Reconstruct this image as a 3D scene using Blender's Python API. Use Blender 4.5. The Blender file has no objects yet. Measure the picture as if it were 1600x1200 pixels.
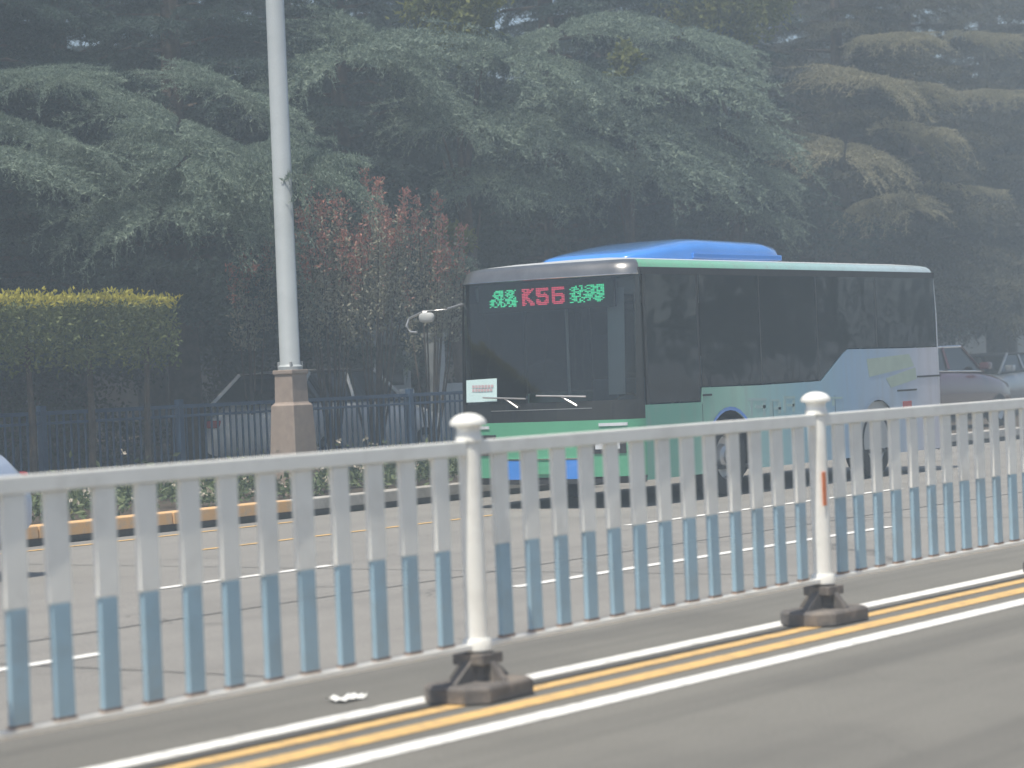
import bpy, bmesh, math, random
import numpy as np
from mathutils import Vector, Matrix

R = math.radians
random.seed(7)
scene = bpy.context.scene
COL = scene.collection

# ------------------------------------------------------------------ camera
# world frame: X runs along the road (away to the right), Y across it (away), Z up; camera stands at x=y=0
F, CAMH = 3900.0, 1.55                       # focal length in photo pixels (1600 wide), eye height in a car
ROLL, PITCH, YAW = R(2.4), 14 / 3900.0, math.atan2(2790, 3900)
SY, CY = math.sin(YAW), math.cos(YAW)
cam_d = bpy.data.cameras.new('camera')
cam = bpy.data.objects.new('camera', cam_d); COL.objects.link(cam); scene.camera = cam
cam_d.sensor_width = 36; cam_d.lens = 36 * F / 1600
cam_d.clip_start = 0.1; cam_d.clip_end = 2000
fw = Vector((CY * math.cos(PITCH), SY * math.cos(PITCH), -math.sin(PITCH)))
r0 = Vector((SY, -CY, 0)); u0 = r0.cross(fw)
rt = r0 * math.cos(ROLL) - u0 * math.sin(ROLL); up = r0 * math.sin(ROLL) + u0 * math.cos(ROLL)
m = Matrix((rt, up, -fw)).transposed().to_4x4(); m.translation = (0, 0, CAMH); cam.matrix_world = m
cam_d.dof.use_dof = True; cam_d.dof.focus_distance = 28.5; cam_d.dof.aperture_fstop = 2.5

# ------------------------------------------------------------------ sky, sun, exposure
SUN_EL = R(68); SUN_DIR = Vector((-0.95, -0.13, 0)).normalized()          # horizontal direction towards the sun
world = bpy.data.worlds.new('World'); scene.world = world; world.use_nodes = True
wn = world.node_tree; wn.nodes.clear()
sky = wn.nodes.new('ShaderNodeTexSky'); sky.sky_type = 'NISHITA'; sky.sun_disc = False
sky.sun_elevation = SUN_EL; sky.sun_rotation = math.atan2(SUN_DIR.x, SUN_DIR.y)
sky.air_density = 1.0; sky.dust_density = 2.0; sky.ozone_density = 1.0
bg = wn.nodes.new('ShaderNodeBackground'); bg.inputs['Strength'].default_value = 0.11
wo = wn.nodes.new('ShaderNodeOutputWorld')
wn.links.new(sky.outputs[0], bg.inputs[0]); wn.links.new(bg.outputs[0], wo.inputs[0])
sl = bpy.data.lights.new('sun', 'SUN'); sl.energy = 4.8; sl.angle = R(0.6); sl.color = (1.0, 0.94, 0.83)
sun = bpy.data.objects.new('sun', sl); COL.objects.link(sun); sun.location = (0, 0, 30)
to_sun = Vector((SUN_DIR.x * math.cos(SUN_EL), SUN_DIR.y * math.cos(SUN_EL), math.sin(SUN_EL)))
sun.rotation_euler = to_sun.to_track_quat('Z', 'Y').to_euler()
vs = scene.view_settings
vs.view_transform = 'Standard'; vs.look = 'None'; vs.exposure = 0.15; vs.gamma = 1.0; vs.use_curve_mapping = False
cy = scene.cycles
cy.use_denoising = True; cy.max_bounces = 7; cy.diffuse_bounces = 3; cy.glossy_bounces = 3
cy.transmission_bounces = 4; cy.transparent_max_bounces = 16; cy.volume_bounces = 1
cy.sample_clamp_indirect = 4.0


# ------------------------------------------------------------------ pixel -> place helpers
def ray(x, y):
    u, v = x - 800, y - 600
    a = (u * math.cos(ROLL) - v * math.sin(ROLL)) / F
    b = (u * math.sin(ROLL) + v * math.cos(ROLL)) / F
    dep, upz = math.cos(PITCH) - b * math.sin(PITCH), -b * math.cos(PITCH) - math.sin(PITCH)
    return (SY * a + CY * dep, -CY * a + SY * dep, upz)


def onY(x, y, Y):                            # the point of that line of sight standing at distance Y across the road
    r = ray(x, y); t = Y / r[1]
    return Vector((r[0] * t, Y, CAMH + r[2] * t))


# ------------------------------------------------------------------ materials
def nmat(name):
    mt = bpy.data.materials.new(name); mt.use_nodes = True
    nt = mt.node_tree
    return mt, nt, nt.nodes['Principled BSDF'], nt.nodes['Material Output']


def N(nt, kind, **kw):
    n = nt.nodes.new(kind)
    for k, v in kw.items():
        if k.startswith('i_'):
            n.inputs[k[2:].replace('_', ' ')].default_value = v
        else:
            setattr(n, k, v)
    return n


def ramp(nt, fac, stops):
    r = nt.nodes.new('ShaderNodeValToRGB')
    el = r.color_ramp.elements
    while len(el) < len(stops):
        el.new(0.5)
    for e, (p, c) in zip(el, stops):
        e.position = p; e.color = (*c, 1)
    nt.links.new(fac, r.inputs[0])
    return r.outputs[0]


def paint(name, col, rough=0.5, var=0.12, scale=6.0, metallic=0.0, spec=0.5, bump=0.0, coat=0.0, dirt=None):
    """plain painted / plastic / metal surface with uneven colour"""
    mt, nt, b, o = nmat(name)
    geo = N(nt, 'ShaderNodeNewGeometry'); pos = geo.outputs['Position']
    no = N(nt, 'ShaderNodeTexNoise', i_Scale=scale, i_Detail=5.0, i_Roughness=0.65)
    nt.links.new(pos, no.inputs['Vector'])
    lo = tuple(max(0, c * (1 - var)) for c in col); hi = tuple(min(1, c * (1 + var)) for c in col)
    c = ramp(nt, no.outputs['Fac'], [(0.3, lo), (0.7, hi)])
    if dirt:
        n2 = N(nt, 'ShaderNodeTexNoise', i_Scale=dirt[1], i_Detail=8.0, i_Roughness=0.7)
        nt.links.new(pos, n2.inputs['Vector'])
        f = ramp(nt, n2.outputs['Fac'], [(0.5, (0, 0, 0)), (0.75, (dirt[2],) * 3)])
        mx = N(nt, 'ShaderNodeMixRGB'); mx.inputs[2].default_value = (*dirt[0], 1)
        nt.links.new(f, mx.inputs[0]); nt.links.new(c, mx.inputs[1]); c = mx.outputs[0]
    nt.links.new(c, b.inputs['Base Color'])
    b.inputs['Roughness'].default_value = rough; b.inputs['Metallic'].default_value = metallic
    b.inputs['Specular IOR Level'].default_value = spec; b.inputs['Coat Weight'].default_value = coat
    if bump:
        bp = N(nt, 'ShaderNodeBump', i_Strength=bump, i_Distance=0.01)
        n3 = N(nt, 'ShaderNodeTexNoise', i_Scale=scale * 12, i_Detail=4.0)
        nt.links.new(pos, n3.inputs['Vector'])
        nt.links.new(n3.outputs['Fac'], bp.inputs['Height']); nt.links.new(bp.outputs[0], b.inputs['Normal'])
    return mt


def leaf_mat(name, c1, c2, trans=0.35, rough=0.6):
    mt, nt, b, o = nmat(name)
    g = N(nt, 'ShaderNodeNewGeometry'); tc = N(nt, 'ShaderNodeTexCoord')
    no = N(nt, 'ShaderNodeTexNoise', i_Scale=0.9, i_Detail=3.0)
    nt.links.new(tc.outputs['Object'], no.inputs['Vector'])
    ad = N(nt, 'ShaderNodeMath', operation='MULTIPLY_ADD'); ad.inputs[1].default_value = 0.55
    sb = N(nt, 'ShaderNodeMath', operation='MULTIPLY_ADD'); sb.inputs[1].default_value = 0.9; sb.inputs[2].default_value = -0.2
    nt.links.new(no.outputs['Fac'], sb.inputs[0])
    nt.links.new(g.outputs['Random Per Island'], ad.inputs[0]); nt.links.new(sb.outputs[0], ad.inputs[2])
    c = ramp(nt, ad.outputs[0], [(0.1, c1), (0.9, c2)])
    nt.links.new(c, b.inputs['Base Color']); b.inputs['Roughness'].default_value = rough
    b.inputs['Specular IOR Level'].default_value = 0.3
    tr = N(nt, 'ShaderNodeBsdfTranslucent'); nt.links.new(c, tr.inputs[0])
    mx = N(nt, 'ShaderNodeMixShader'); mx.inputs[0].default_value = trans
    nt.links.new(b.outputs[0], mx.inputs[1]); nt.links.new(tr.outputs[0], mx.inputs[2])
    nt.links.new(mx.outputs[0], o.inputs[0])
    return mt


def glass_mat(name, tint, ior=1.5, rough=0.02, wave=0.0):
    mt, nt, b, o = nmat(name)
    nt.nodes.remove(b)
    fr = N(nt, 'ShaderNodeFresnel', i_IOR=ior)
    tp = N(nt, 'ShaderNodeBsdfTransparent'); tp.inputs[0].default_value = (*tint, 1)
    gl = N(nt, 'ShaderNodeBsdfGlossy', i_Roughness=rough); gl.inputs[0].default_value = (0.95, 0.97, 1, 1)
    mx = N(nt, 'ShaderNodeMixShader')
    if wave:
        tc = N(nt, 'ShaderNodeTexCoord'); no = N(nt, 'ShaderNodeTexNoise', i_Scale=1.3, i_Detail=2.0)
        bp = N(nt, 'ShaderNodeBump', i_Strength=wave, i_Distance=0.05)
        nt.links.new(tc.outputs['Object'], no.inputs['Vector']); nt.links.new(no.outputs['Fac'], bp.inputs['Height'])
        nt.links.new(bp.outputs[0], gl.inputs['Normal'])
    nt.links.new(fr.outputs[0], mx.inputs[0]); nt.links.new(tp.outputs[0], mx.inputs[1]); nt.links.new(gl.outputs[0], mx.inputs[2])
    nt.links.new(mx.outputs[0], o.inputs[0])
    return mt


def emit_mat(name, col, s):
    mt, nt, b, o = nmat(name)
    b.inputs['Base Color'].default_value = (0.02, 0.02, 0.02, 1)
    b.inputs['Emission Color'].default_value = (*col, 1); b.inputs['Emission Strength'].default_value = s
    return mt


def road_mat(name, c_lo, c_hi, stain, streak=0.0, crack=0.6):
    mt, nt, b, o = nmat(name)
    tc = N(nt, 'ShaderNodeTexCoord')
    fine = N(nt, 'ShaderNodeTexNoise', i_Scale=55.0, i_Detail=6.0, i_Roughness=0.75)
    big = N(nt, 'ShaderNodeTexNoise', i_Scale=0.55, i_Detail=6.0, i_Roughness=0.6)
    mp = N(nt, 'ShaderNodeMapping'); mp.inputs['Scale'].default_value = (0.06, 1.6, 1)   # wheel-track wear runs along the road
    trk = N(nt, 'ShaderNodeTexNoise', i_Scale=1.2, i_Detail=3.0)
    nt.links.new(tc.outputs['Object'], mp.inputs[0]); nt.links.new(mp.outputs[0], trk.inputs['Vector'])
    for n in (fine, big):
        nt.links.new(tc.outputs['Object'], n.inputs['Vector'])
    c = ramp(nt, fine.outputs['Fac'], [(0.25, c_lo), (0.75, c_hi)])
    for src, lim, k in ((big, (0.45, 0.75), 0.55), (trk, (0.45, 0.7), 0.5 + streak)):
        f = ramp(nt, src.outputs['Fac'], [(lim[0], (0, 0, 0)), (lim[1], (k,) * 3)])
        mx = N(nt, 'ShaderNodeMixRGB'); mx.inputs[2].default_value = (*stain, 1)
        nt.links.new(f, mx.inputs[0]); nt.links.new(c, mx.inputs[1]); c = mx.outputs[0]
    ds = N(nt, 'ShaderNodeTexNoise', i_Scale=1.6, i_Detail=5.0); nt.links.new(tc.outputs['Object'], ds.inputs['Vector'])
    mv = N(nt, 'ShaderNodeVectorMath', operation='MULTIPLY_ADD'); mv.inputs[1].default_value = (.9, .9, 0)
    nt.links.new(ds.outputs['Color'], mv.inputs[0]); nt.links.new(tc.outputs['Object'], mv.inputs[2])
    vo = N(nt, 'ShaderNodeTexVoronoi', feature='DISTANCE_TO_EDGE', i_Scale=0.42); nt.links.new(mv.outputs[0], vo.inputs['Vector'])
    ck = ramp(nt, vo.outputs['Distance'], [(0.002, (crack,) * 3), (0.006, (0, 0, 0))])
    mk = ramp(nt, big.outputs['Fac'], [(0.48, (0, 0, 0)), (0.56, (1, 1, 1))])
    mm = N(nt, 'ShaderNodeMixRGB', blend_type='MULTIPLY'); mm.inputs[0].default_value = 1
    nt.links.new(ck, mm.inputs[1]); nt.links.new(mk, mm.inputs[2])
    mx = N(nt, 'ShaderNodeMixRGB'); mx.inputs[2].default_value = (0.06, 0.058, 0.055, 1)
    nt.links.new(mm.outputs[0], mx.inputs[0]); nt.links.new(c, mx.inputs[1]); c = mx.outputs[0]
    sp = N(nt, 'ShaderNodeTexNoise', i_Scale=160.0, i_Detail=2.0); nt.links.new(tc.outputs['Object'], sp.inputs['Vector'])
    sk = ramp(nt, sp.outputs['Fac'], [(0.35, (0.7,) * 3), (0.65, (1.25,) * 3)])
    m2 = N(nt, 'ShaderNodeMixRGB', blend_type='MULTIPLY'); m2.inputs[0].default_value = 1
    nt.links.new(c, m2.inputs[1]); nt.links.new(sk, m2.inputs[2]); c = m2.outputs[0]
    nt.links.new(c, b.inputs['Base Color']); b.inputs['Roughness'].default_value = 0.85
    bp = N(nt, 'ShaderNodeBump', i_Strength=0.5, i_Distance=0.006)
    nt.links.new(fine.outputs['Fac'], bp.inputs['Height']); nt.links.new(bp.outputs[0], b.inputs['Normal'])
    return mt


def line_mat(name, col, under):
    """road paint worn through to the asphalt in specks"""
    mt, nt, b, o = nmat(name)
    tc = N(nt, 'ShaderNodeTexCoord')
    n1 = N(nt, 'ShaderNodeTexNoise', i_Scale=9.0, i_Detail=9.0, i_Roughness=0.75)
    nt.links.new(tc.outputs['Object'], n1.inputs['Vector'])
    f = ramp(nt, n1.outputs['Fac'], [(0.47, (0, 0, 0)), (0.7, (0.85,) * 3)])
    mx = N(nt, 'ShaderNodeMixRGB'); mx.inputs[1].default_value = (*col, 1); mx.inputs[2].default_value = (*under, 1)
    nt.links.new(f, mx.inputs[0]); nt.links.new(mx.outputs[0], b.inputs['Base Color'])
    b.inputs['Roughness'].default_value = 0.7
    return mt


def livery_mat(name, stops, rough=0.3):
    """bus paint that changes colour along the body's length"""
    mt, nt, b, o = nmat(name)
    tc = N(nt, 'ShaderNodeTexCoord'); sp = N(nt, 'ShaderNodeSeparateXYZ')
    nt.links.new(tc.outputs['Object'], sp.inputs[0])
    no = N(nt, 'ShaderNodeTexNoise', i_Scale=1.1, i_Detail=2.0); nt.links.new(tc.outputs['Object'], no.inputs['Vector'])
    ma = N(nt, 'ShaderNodeMath', operation='MULTIPLY_ADD'); ma.inputs[1].default_value = 1.0
    nt.links.new(no.outputs['Fac'], ma.inputs[0]); nt.links.new(sp.outputs['X'], ma.inputs[2])
    dv = N(nt, 'ShaderNodeMath', operation='DIVIDE'); dv.inputs[1].default_value = 8.6
    nt.links.new(ma.outputs[0], dv.inputs[0])
    c = ramp(nt, dv.outputs[0], stops)
    mp = N(nt, 'ShaderNodeMapping'); mp.inputs['Scale'].default_value = (7, 7, .7); nt.links.new(tc.outputs['Object'], mp.inputs[0])
    n4 = N(nt, 'ShaderNodeTexNoise', i_Scale=1.0, i_Detail=7.0, i_Roughness=.7); nt.links.new(mp.outputs[0], n4.inputs['Vector'])
    f4 = ramp(nt, n4.outputs['Fac'], [(0.48, (0, 0, 0)), (0.75, (.45,) * 3)])
    m4 = N(nt, 'ShaderNodeMixRGB'); m4.inputs[2].default_value = (.3, .3, .28, 1)
    nt.links.new(f4, m4.inputs[0]); nt.links.new(c, m4.inputs[1]); c = m4.outputs[0]
    nt.links.new(c, b.inputs['Base Color']); b.inputs['Roughness'].default_value = rough
    b.inputs['Coat Weight'].default_value = 0.4
    return mt


M = {
    'asphalt': road_mat('asphalt', (0.125, 0.119, 0.104), (0.24, 0.23, 0.204), (0.1, 0.096, 0.086), 0.2, 0.15),
    'concrete_road': road_mat('pale_road', (0.205, 0.195, 0.18), (0.29, 0.277, 0.256), (0.18, 0.172, 0.16)),
    'seam': paint('tar_seam', (0.07, 0.068, 0.065), 0.6, 0.3, 20),
    'white_line': line_mat('white_line', (0.82, 0.81, 0.77), (0.3, 0.29, 0.27)),
    'yellow_line': line_mat('yellow_line', (0.7, 0.45, 0.17), (0.28, 0.22, 0.14)),
    'soil': paint('soil', (0.07, 0.055, 0.04), 0.95, 0.4, 3, bump=0.6),
    'kerb': paint('kerb_stone', (0.4, 0.38, 0.35), 0.85, 0.2, 5, bump=0.3, dirt=((0.15, 0.14, 0.12), 3, 0.6)),
    'kerb_paint': line_mat('kerb_orange_paint', (0.72, 0.44, 0.2), (0.5, 0.42, 0.33)),
    'fence_white': paint('fence_white_paint', (0.82, 0.81, 0.76), 0.42, 0.06, 4, dirt=((0.45, 0.42, 0.37), 2.5, 0.45)),
    'fence_blue': paint('fence_blue_paint', (0.31, 0.45, 0.54), 0.4, 0.08, 4, dirt=((0.28, 0.29, 0.28), 3, 0.5)),
    'rust': paint('rust', (0.22, 0.12, 0.07), 0.85, 0.4, 20),
    'rubber_foot': paint('grimy_rubber', (0.125, 0.113, 0.105), 0.8, 0.25, 8, bump=0.4, dirt=((0.3, 0.25, 0.2), 4, 0.9)),
    'reflector': paint('orange_reflector', (0.75, 0.2, 0.06), 0.35, 0.08, 10),
    'pole': paint('lamp_pole_paint', (0.36, 0.39, 0.4), 0.45, 0.07, 3),
    'pedestal': paint('brown_stone', (0.3, 0.24, 0.2), 0.75, 0.14, 9, bump=0.2),
    'iron_blue': paint('dark_blue_iron', (0.035, 0.075, 0.14), 0.5, 0.2, 5),
    'bark': paint('bark', (0.09, 0.07, 0.055), 0.95, 0.35, 9, bump=0.8),
    'cedar': leaf_mat('cedar_needles', (0.025, 0.048, 0.045), (0.08, 0.12, 0.1), 0.3),  # darkened so the crowns read as the shaded mass behind the boughs
    'cedar_sunlit': leaf_mat('cedar_sunlit_needles', (0.08, 0.125, 0.1), (0.29, 0.355, 0.275), 0.35),  # paler copy of the needles: sunlight on outer boughs put into the colour
    'cedar_olive_sunlit': leaf_mat('cedar_olive_sunlit_needles', (0.13, 0.13, 0.085), (0.4, 0.37, 0.25), 0.35),  # same sunlit copy for the olive cedars' outer boughs
    'cedar_olive': leaf_mat('cedar_olive_needles', (0.04, 0.045, 0.035), (0.13, 0.125, 0.085), 0.3),  # brownish tint of the red window reflection put into the needle colour
    'broad': leaf_mat('yellow_green_leaves', (0.1, 0.13, 0.03), (0.24, 0.25, 0.07), 0.45),
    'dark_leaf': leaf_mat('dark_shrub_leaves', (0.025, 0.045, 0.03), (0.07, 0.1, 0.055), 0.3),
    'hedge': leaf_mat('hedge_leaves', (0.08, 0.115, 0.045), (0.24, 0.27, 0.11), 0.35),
    'hedge_sunlit_top': leaf_mat('hedge_sunlit_leaves', (0.34, 0.32, 0.05), (0.6, 0.54, 0.1), 0.45),  # sunlight on the hedge top put into the leaf colour
    'photinia': leaf_mat('photinia_leaves', (0.15, 0.16, 0.11), (0.4, 0.38, 0.29), 0.3, 0.4),
    'photinia_red': leaf_mat('photinia_red_leaves', (0.3, 0.1, 0.08), (0.52, 0.26, 0.2), 0.35, 0.4),
    'bed': leaf_mat('bed_leaves', (0.06, 0.1, 0.05), (0.2, 0.24, 0.12), 0.35),
    'petal': leaf_mat('pale_petals', (0.5, 0.42, 0.33), (0.75, 0.7, 0.6), 0.3),
    'livery': livery_mat('bus_livery', [(0.02, (0.1, 0.34, 0.25)), (0.22, (0.14, 0.38, 0.29)), (0.33, (0.33, 0.56, 0.45)), (0.5, (0.25, 0.46, 0.52)), (0.66, (0.25, 0.4, 0.56)), (0.82, (0.33, 0.43, 0.55)), (0.96, (0.52, 0.52, 0.58))]),
    'roof_strip': livery_mat('bus_roof_strip', [(0.1, (0.16, 0.46, 0.27)), (0.3, (0.2, 0.5, 0.33)), (0.5, (0.32, 0.54, 0.5)), (0.75, (0.42, 0.56, 0.58)), (1.0, (0.5, 0.58, 0.6))]),
    'front_green': paint('bus_front_green', (0.1, 0.35, 0.21), 0.3, 0.08, 2, coat=0.4),
    'bus_blue': paint('bus_blue_paint', (0.06, 0.26, 0.74), 0.16, 0.08, 2, coat=1.0),
    'bus_black': paint('bus_black_gloss', (0.018, 0.02, 0.022), 0.18, 0.2, 3, coat=0.6),
    'visor_black': paint('bus_visor_black', (0.2, 0.2, 0.2), 0.3, 0.2, 3, metallic=0.7, spec=0.8, coat=0.8),
    'bus_white': paint('bus_roof_white', (0.55, 0.57, 0.58), 0.4, 0.08, 2),
    'trim': paint('black_plastic', (0.025, 0.026, 0.028), 0.6, 0.2, 8),
    'grey_fabric': paint('grey_blind_fabric', (0.5, 0.53, 0.54), 0.9, 0.06, 3),
    'seat': paint('seat_fabric', (0.09, 0.14, 0.22), 0.8, 0.2, 5),
    'int_wall': paint('bus_interior_lining', (0.4, 0.41, 0.4), 0.7, 0.1, 3),
    'chrome': paint('chrome', (0.75, 0.76, 0.78), 0.15, 0.05, 4, metallic=1.0),
    'steel': paint('brushed_steel', (0.5, 0.5, 0.5), 0.4, 0.1, 6, metallic=0.8),
    'tyre': paint('tyre_rubber', (0.022, 0.022, 0.023), 0.85, 0.2, 10),
    'glass': glass_mat('tinted_bus_glass', (0.4, 0.42, 0.43), 1.75, 0.04, 0.25),
    'screen_glass': glass_mat('windscreen_glass', (0.5, 0.55, 0.56), 1.6, 0.02, 0.03),
    'car_glass': glass_mat('car_glass', (0.15, 0.17, 0.18), 1.5, 0.02),
    'lamp_glass': paint('headlamp_lens', (0.62, 0.65, 0.68), 0.12, 0.1, 6, coat=1.0),
    'led_green': emit_mat('led_green', (0.08, 0.9, 0.42), 1.5),
    'led_red': emit_mat('led_red', (0.95, 0.09, 0.16), 1.3),
    'card': paint('route_card', (0.6, 0.78, 0.78), 0.5, 0.05, 6),
    'card_red': paint('route_card_red', (0.55, 0.42, 0.44), 0.6, 0.05, 6),
    'decal_leaf': paint('decal_olive', (0.36, 0.44, 0.36), 0.4, 0.1, 6),
    'decal_grey': paint('decal_grey', (0.33, 0.46, 0.44), 0.4, 0.06, 6),
    'litter': paint('paper', (0.8, 0.8, 0.77), 0.8, 0.04, 9),
    'wall': paint('pale_plaster', (0.42, 0.44, 0.44), 0.9, 0.1, 2),
    'lamp_red': paint('tail_lamp', (0.4, 0.03, 0.03), 0.2, 0.1, 9, coat=0.8),
}


# ------------------------------------------------------------------ mesh helpers
class MB:
    def __init__(self):
        self.v, self.f = [], []

    def quad_box(self, x0, x1, y0, y1, z0, z1):
        n = len(self.v)
        self.v += [(x, y, z) for z in (z0, z1) for x, y in ((x0, y0), (x1, y0), (x1, y1), (x0, y1))]
        self.f += [tuple(n + i for i in q) for q in ((3, 2, 1, 0), (4, 5, 6, 7), (0, 1, 5, 4), (1, 2, 6, 5), (2, 3, 7, 6), (3, 0, 4, 7))]
        return self

    def ngon(self, pts, ext):
        """flat outline + its copy moved by ext = a plate"""
        n, k = len(self.v), len(pts)
        self.v += [tuple(p) for p in pts] + [tuple(Vector(p) + Vector(ext)) for p in pts]
        self.f += [tuple(range(n, n + k)), tuple(range(n + 2 * k - 1, n + k - 1, -1))]
        self.f += [(n + (i + 1) % k, n + i, n + k + i, n + k + (i + 1) % k) for i in range(k)]
        return self

    def tube(self, pts, rad, seg=10, cap=True):
        pts = [Vector(p) for p in pts]
        rad = rad if isinstance(rad, (list, tuple)) else [rad] * len(pts)
        n = len(self.v)
        for i, p in enumerate(pts):
            d = (pts[min(i + 1, len(pts) - 1)] - pts[max(i - 1, 0)]).normalized()
            a = d.orthogonal().normalized() if abs(d.z) < 0.9 else Vector((1, 0, 0))
            a = (a - d * a.dot(d)).normalized(); b = d.cross(a)
            for k in range(seg):
                t = 2 * math.pi * k / seg
                self.v.append(tuple(p + (a * math.cos(t) + b * math.sin(t)) * rad[i]))
        for i in range(len(pts) - 1):
            for k in range(seg):
                k2 = (k + 1) % seg
                self.f.append((n + i * seg + k, n + i * seg + k2, n + (i + 1) * seg + k2, n + (i + 1) * seg + k))
        if cap:
            self.f.append(tuple(n + k for k in range(seg))[::-1])
            self.f.append(tuple(n + (len(pts) - 1) * seg + k for k in range(seg)))
        return self

    def lathe(self, prof, axis='Z', at=(0, 0, 0), seg=24):
        n = len(self.v)
        for r, h in prof:
            for k in range(seg):
                t = 2 * math.pi * k / seg
                c, s = r * math.cos(t), r * math.sin(t)
                p = (c, s, h) if axis == 'Z' else (c, h, s)
                self.v.append((p[0] + at[0], p[1] + at[1], p[2] + at[2]))
        for i in range(len(prof) - 1):
            for k in range(seg):
                k2 = (k + 1) % seg
                self.f.append((n + i * seg + k, n + i * seg + k2, n + (i + 1) * seg + k2, n + (i + 1) * seg + k))
        return self

    def grid(self, rows, close=False):
        n, k = len(self.v), len(rows[0])
        for r in rows:
            self.v += [tuple(p) for p in r]
        for i in range(len(rows) - 1):
            for j in range(k if close else k - 1):
                j2 = (j + 1) % k
                self.f.append((n + i * k + j, n + i * k + j2, n + (i + 1) * k + j2, n + (i + 1) * k + j))
        return self

    def mesh(self, name, mat, smooth=False, bevel=0.0, angle=40):
        me = bpy.data.meshes.new(name)
        me.from_pydata(self.v, [], self.f)
        bm = bmesh.new(); bm.from_mesh(me)
        bmesh.ops.remove_doubles(bm, verts=bm.verts, dist=1e-5)
        bmesh.ops.recalc_face_normals(bm, faces=bm.faces)
        if bevel:
            es = [e for e in bm.edges if len(e.link_faces) == 2 and e.calc_face_angle(0) > R(35)]
            bmesh.ops.bevel(bm, geom=es, offset=bevel, segments=2, profile=0.6, affect='EDGES', clamp_overlap=True)
        bm.to_mesh(me); bm.free()
        if smooth:
            me.shade_smooth()
            me.set_sharp_from_angle(angle=R(angle))
        me.materials.append(M[mat] if isinstance(mat, str) else mat)
        return me

    def build(self, name, mat, parent=None, loc=(0, 0, 0), **kw):
        return link(name, self.mesh(name, mat, **kw), parent, loc)


def link(name, me, parent=None, loc=(0, 0, 0), rot=(0, 0, 0)):
    o = bpy.data.objects.new(name, me); COL.objects.link(o)
    o.location = loc; o.rotation_euler = rot
    if parent is not None:
        o.parent = parent
    return o


def tag(o, label=None, cat=None, group=None, kind=None):
    for k, v in (('label', label), ('category', cat), ('group', group), ('kind', kind)):
        if v:
            o[k] = v
    return o


def thing(name, label, cat, loc=(0, 0, 0), rz=0, group=None):
    o = bpy.data.objects.new(name, None); COL.objects.link(o)
    o.empty_display_size = 0.3
    o.location = loc; o.rotation_euler = (0, 0, rz)
    return tag(o, label, cat, group)


def soup(name, tris, mat):
    """many small leaf faces as one mesh; tris: (n,3,3)"""
    n = len(tris)
    me = bpy.data.meshes.new(name)
    me.vertices.add(3 * n); me.loops.add(3 * n); me.polygons.add(n)
    me.vertices.foreach_set('co', np.ascontiguousarray(tris, dtype=np.float32).ravel())
    me.loops.foreach_set('vertex_index', np.arange(3 * n, dtype=np.int32))
    me.polygons.foreach_set('loop_start', np.arange(0, 3 * n, 3, dtype=np.int32))
    me.polygons.foreach_set('loop_total', np.full(n, 3, dtype=np.int32))
    me.materials.append(M[mat]); me.update(calc_edges=True)
    return me


def unit(a):
    return a / np.maximum(np.linalg.norm(a, axis=-1, keepdims=True), 1e-9)


def blades(P, D, L, W, rng):
    """thin needle-like triangles"""
    D = unit(D); s = unit(np.cross(D, rng.normal(size=D.shape)))
    w = (W * 0.5)[:, None] * s
    return np.stack([P - w, P + w, P + D * L[:, None]], axis=1)


def leaves(P, D, L, W, rng, up=None):
    """pointed leaf: four-cornered, folded along its midrib (two triangles sharing the rib)"""
    D = unit(D)
    ref = rng.normal(size=D.shape) if up is None else up + 0.7 * rng.normal(size=D.shape)
    s = unit(np.cross(D, ref)); n = np.cross(s, D)
    mid = P + D * (L * 0.45)[:, None]; w = (W * 0.5)[:, None] * s; tip = P + D * L[:, None]
    lift = n * (W * 0.15)[:, None]
    a = np.stack([P, mid + w + lift, tip], axis=1); b = np.stack([P, tip, mid - w + lift], axis=1)
    return np.concatenate([a, b])


# ================================================================== SETTING
def sheet(name, x0, x1, y0, y1, z, mat, parent=None, nx=1, ny=1):
    b = MB()
    b.grid([[(x0 + (x1 - x0) * i / nx, y0 + (y1 - y0) * j / ny, z) for i in range(nx + 1)] for j in range(ny + 1)])
    return b.build(name, mat, parent)


tag(sheet('ground', -500, 700, -500, 700, -0.03, 'soil'), kind='structure')
near_road = tag(sheet('asphalt_road', -120, 260, -9.0, 8.62, 0.0, 'asphalt'), kind='structure')
far_road = tag(sheet('pale_road', -120, 260, 8.62, 18.95, -0.002, 'concrete_road'), kind='structure')
sheet('seam', -120, 260, 8.60, 8.64, 0.003, 'seam', far_road)
sheet('seam', -120, 260, 11.66, 11.685, 0.002, 'seam', far_road)
for x in range(-2, 60, 6):
    sheet('seam', x, x + 0.018, 8.66, 18.9, 0.0018, 'seam', far_road)
# painted lines beside the fence: white, yellow, yellow, white
for yc, w, mt in ((7.40, 0.15, 'white_line'), (7.125, 0.14, 'yellow_line'), (6.835, 0.15, 'yellow_line'), (6.52, 0.16, 'white_line')):
    sheet('lane_line', -60, 200, yc - w / 2, yc + w / 2, 0.004, mt, near_road)
for x0, x1 in ((-6.6, -0.6), (4.6, 10.6), (14.8, 20.8), (25.0, 31.0), (35.2, 41.2), (45.4, 51.4)):
    sheet('lane_dash', x0, x1, 10.58, 10.71, 0.004, 'white_line', far_road)
for x0, x1 in ((3.8, 7.8), (14.0, 16.3), (20.9, 26.9), (31.2, 37.2), (41.4, 47.4)):
    sheet('lane_dash', x0, x1, 13.55, 13.68, 0.004, 'white_line', far_road)
sheet('lane_dash', 17.4, 22.6, 16.33, 16.43, 0.004, 'yellow_line', far_road)
sheet('lane_line', -60, 21.6, 18.36, 18.46, 0.004, 'yellow_line', far_road)

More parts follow.
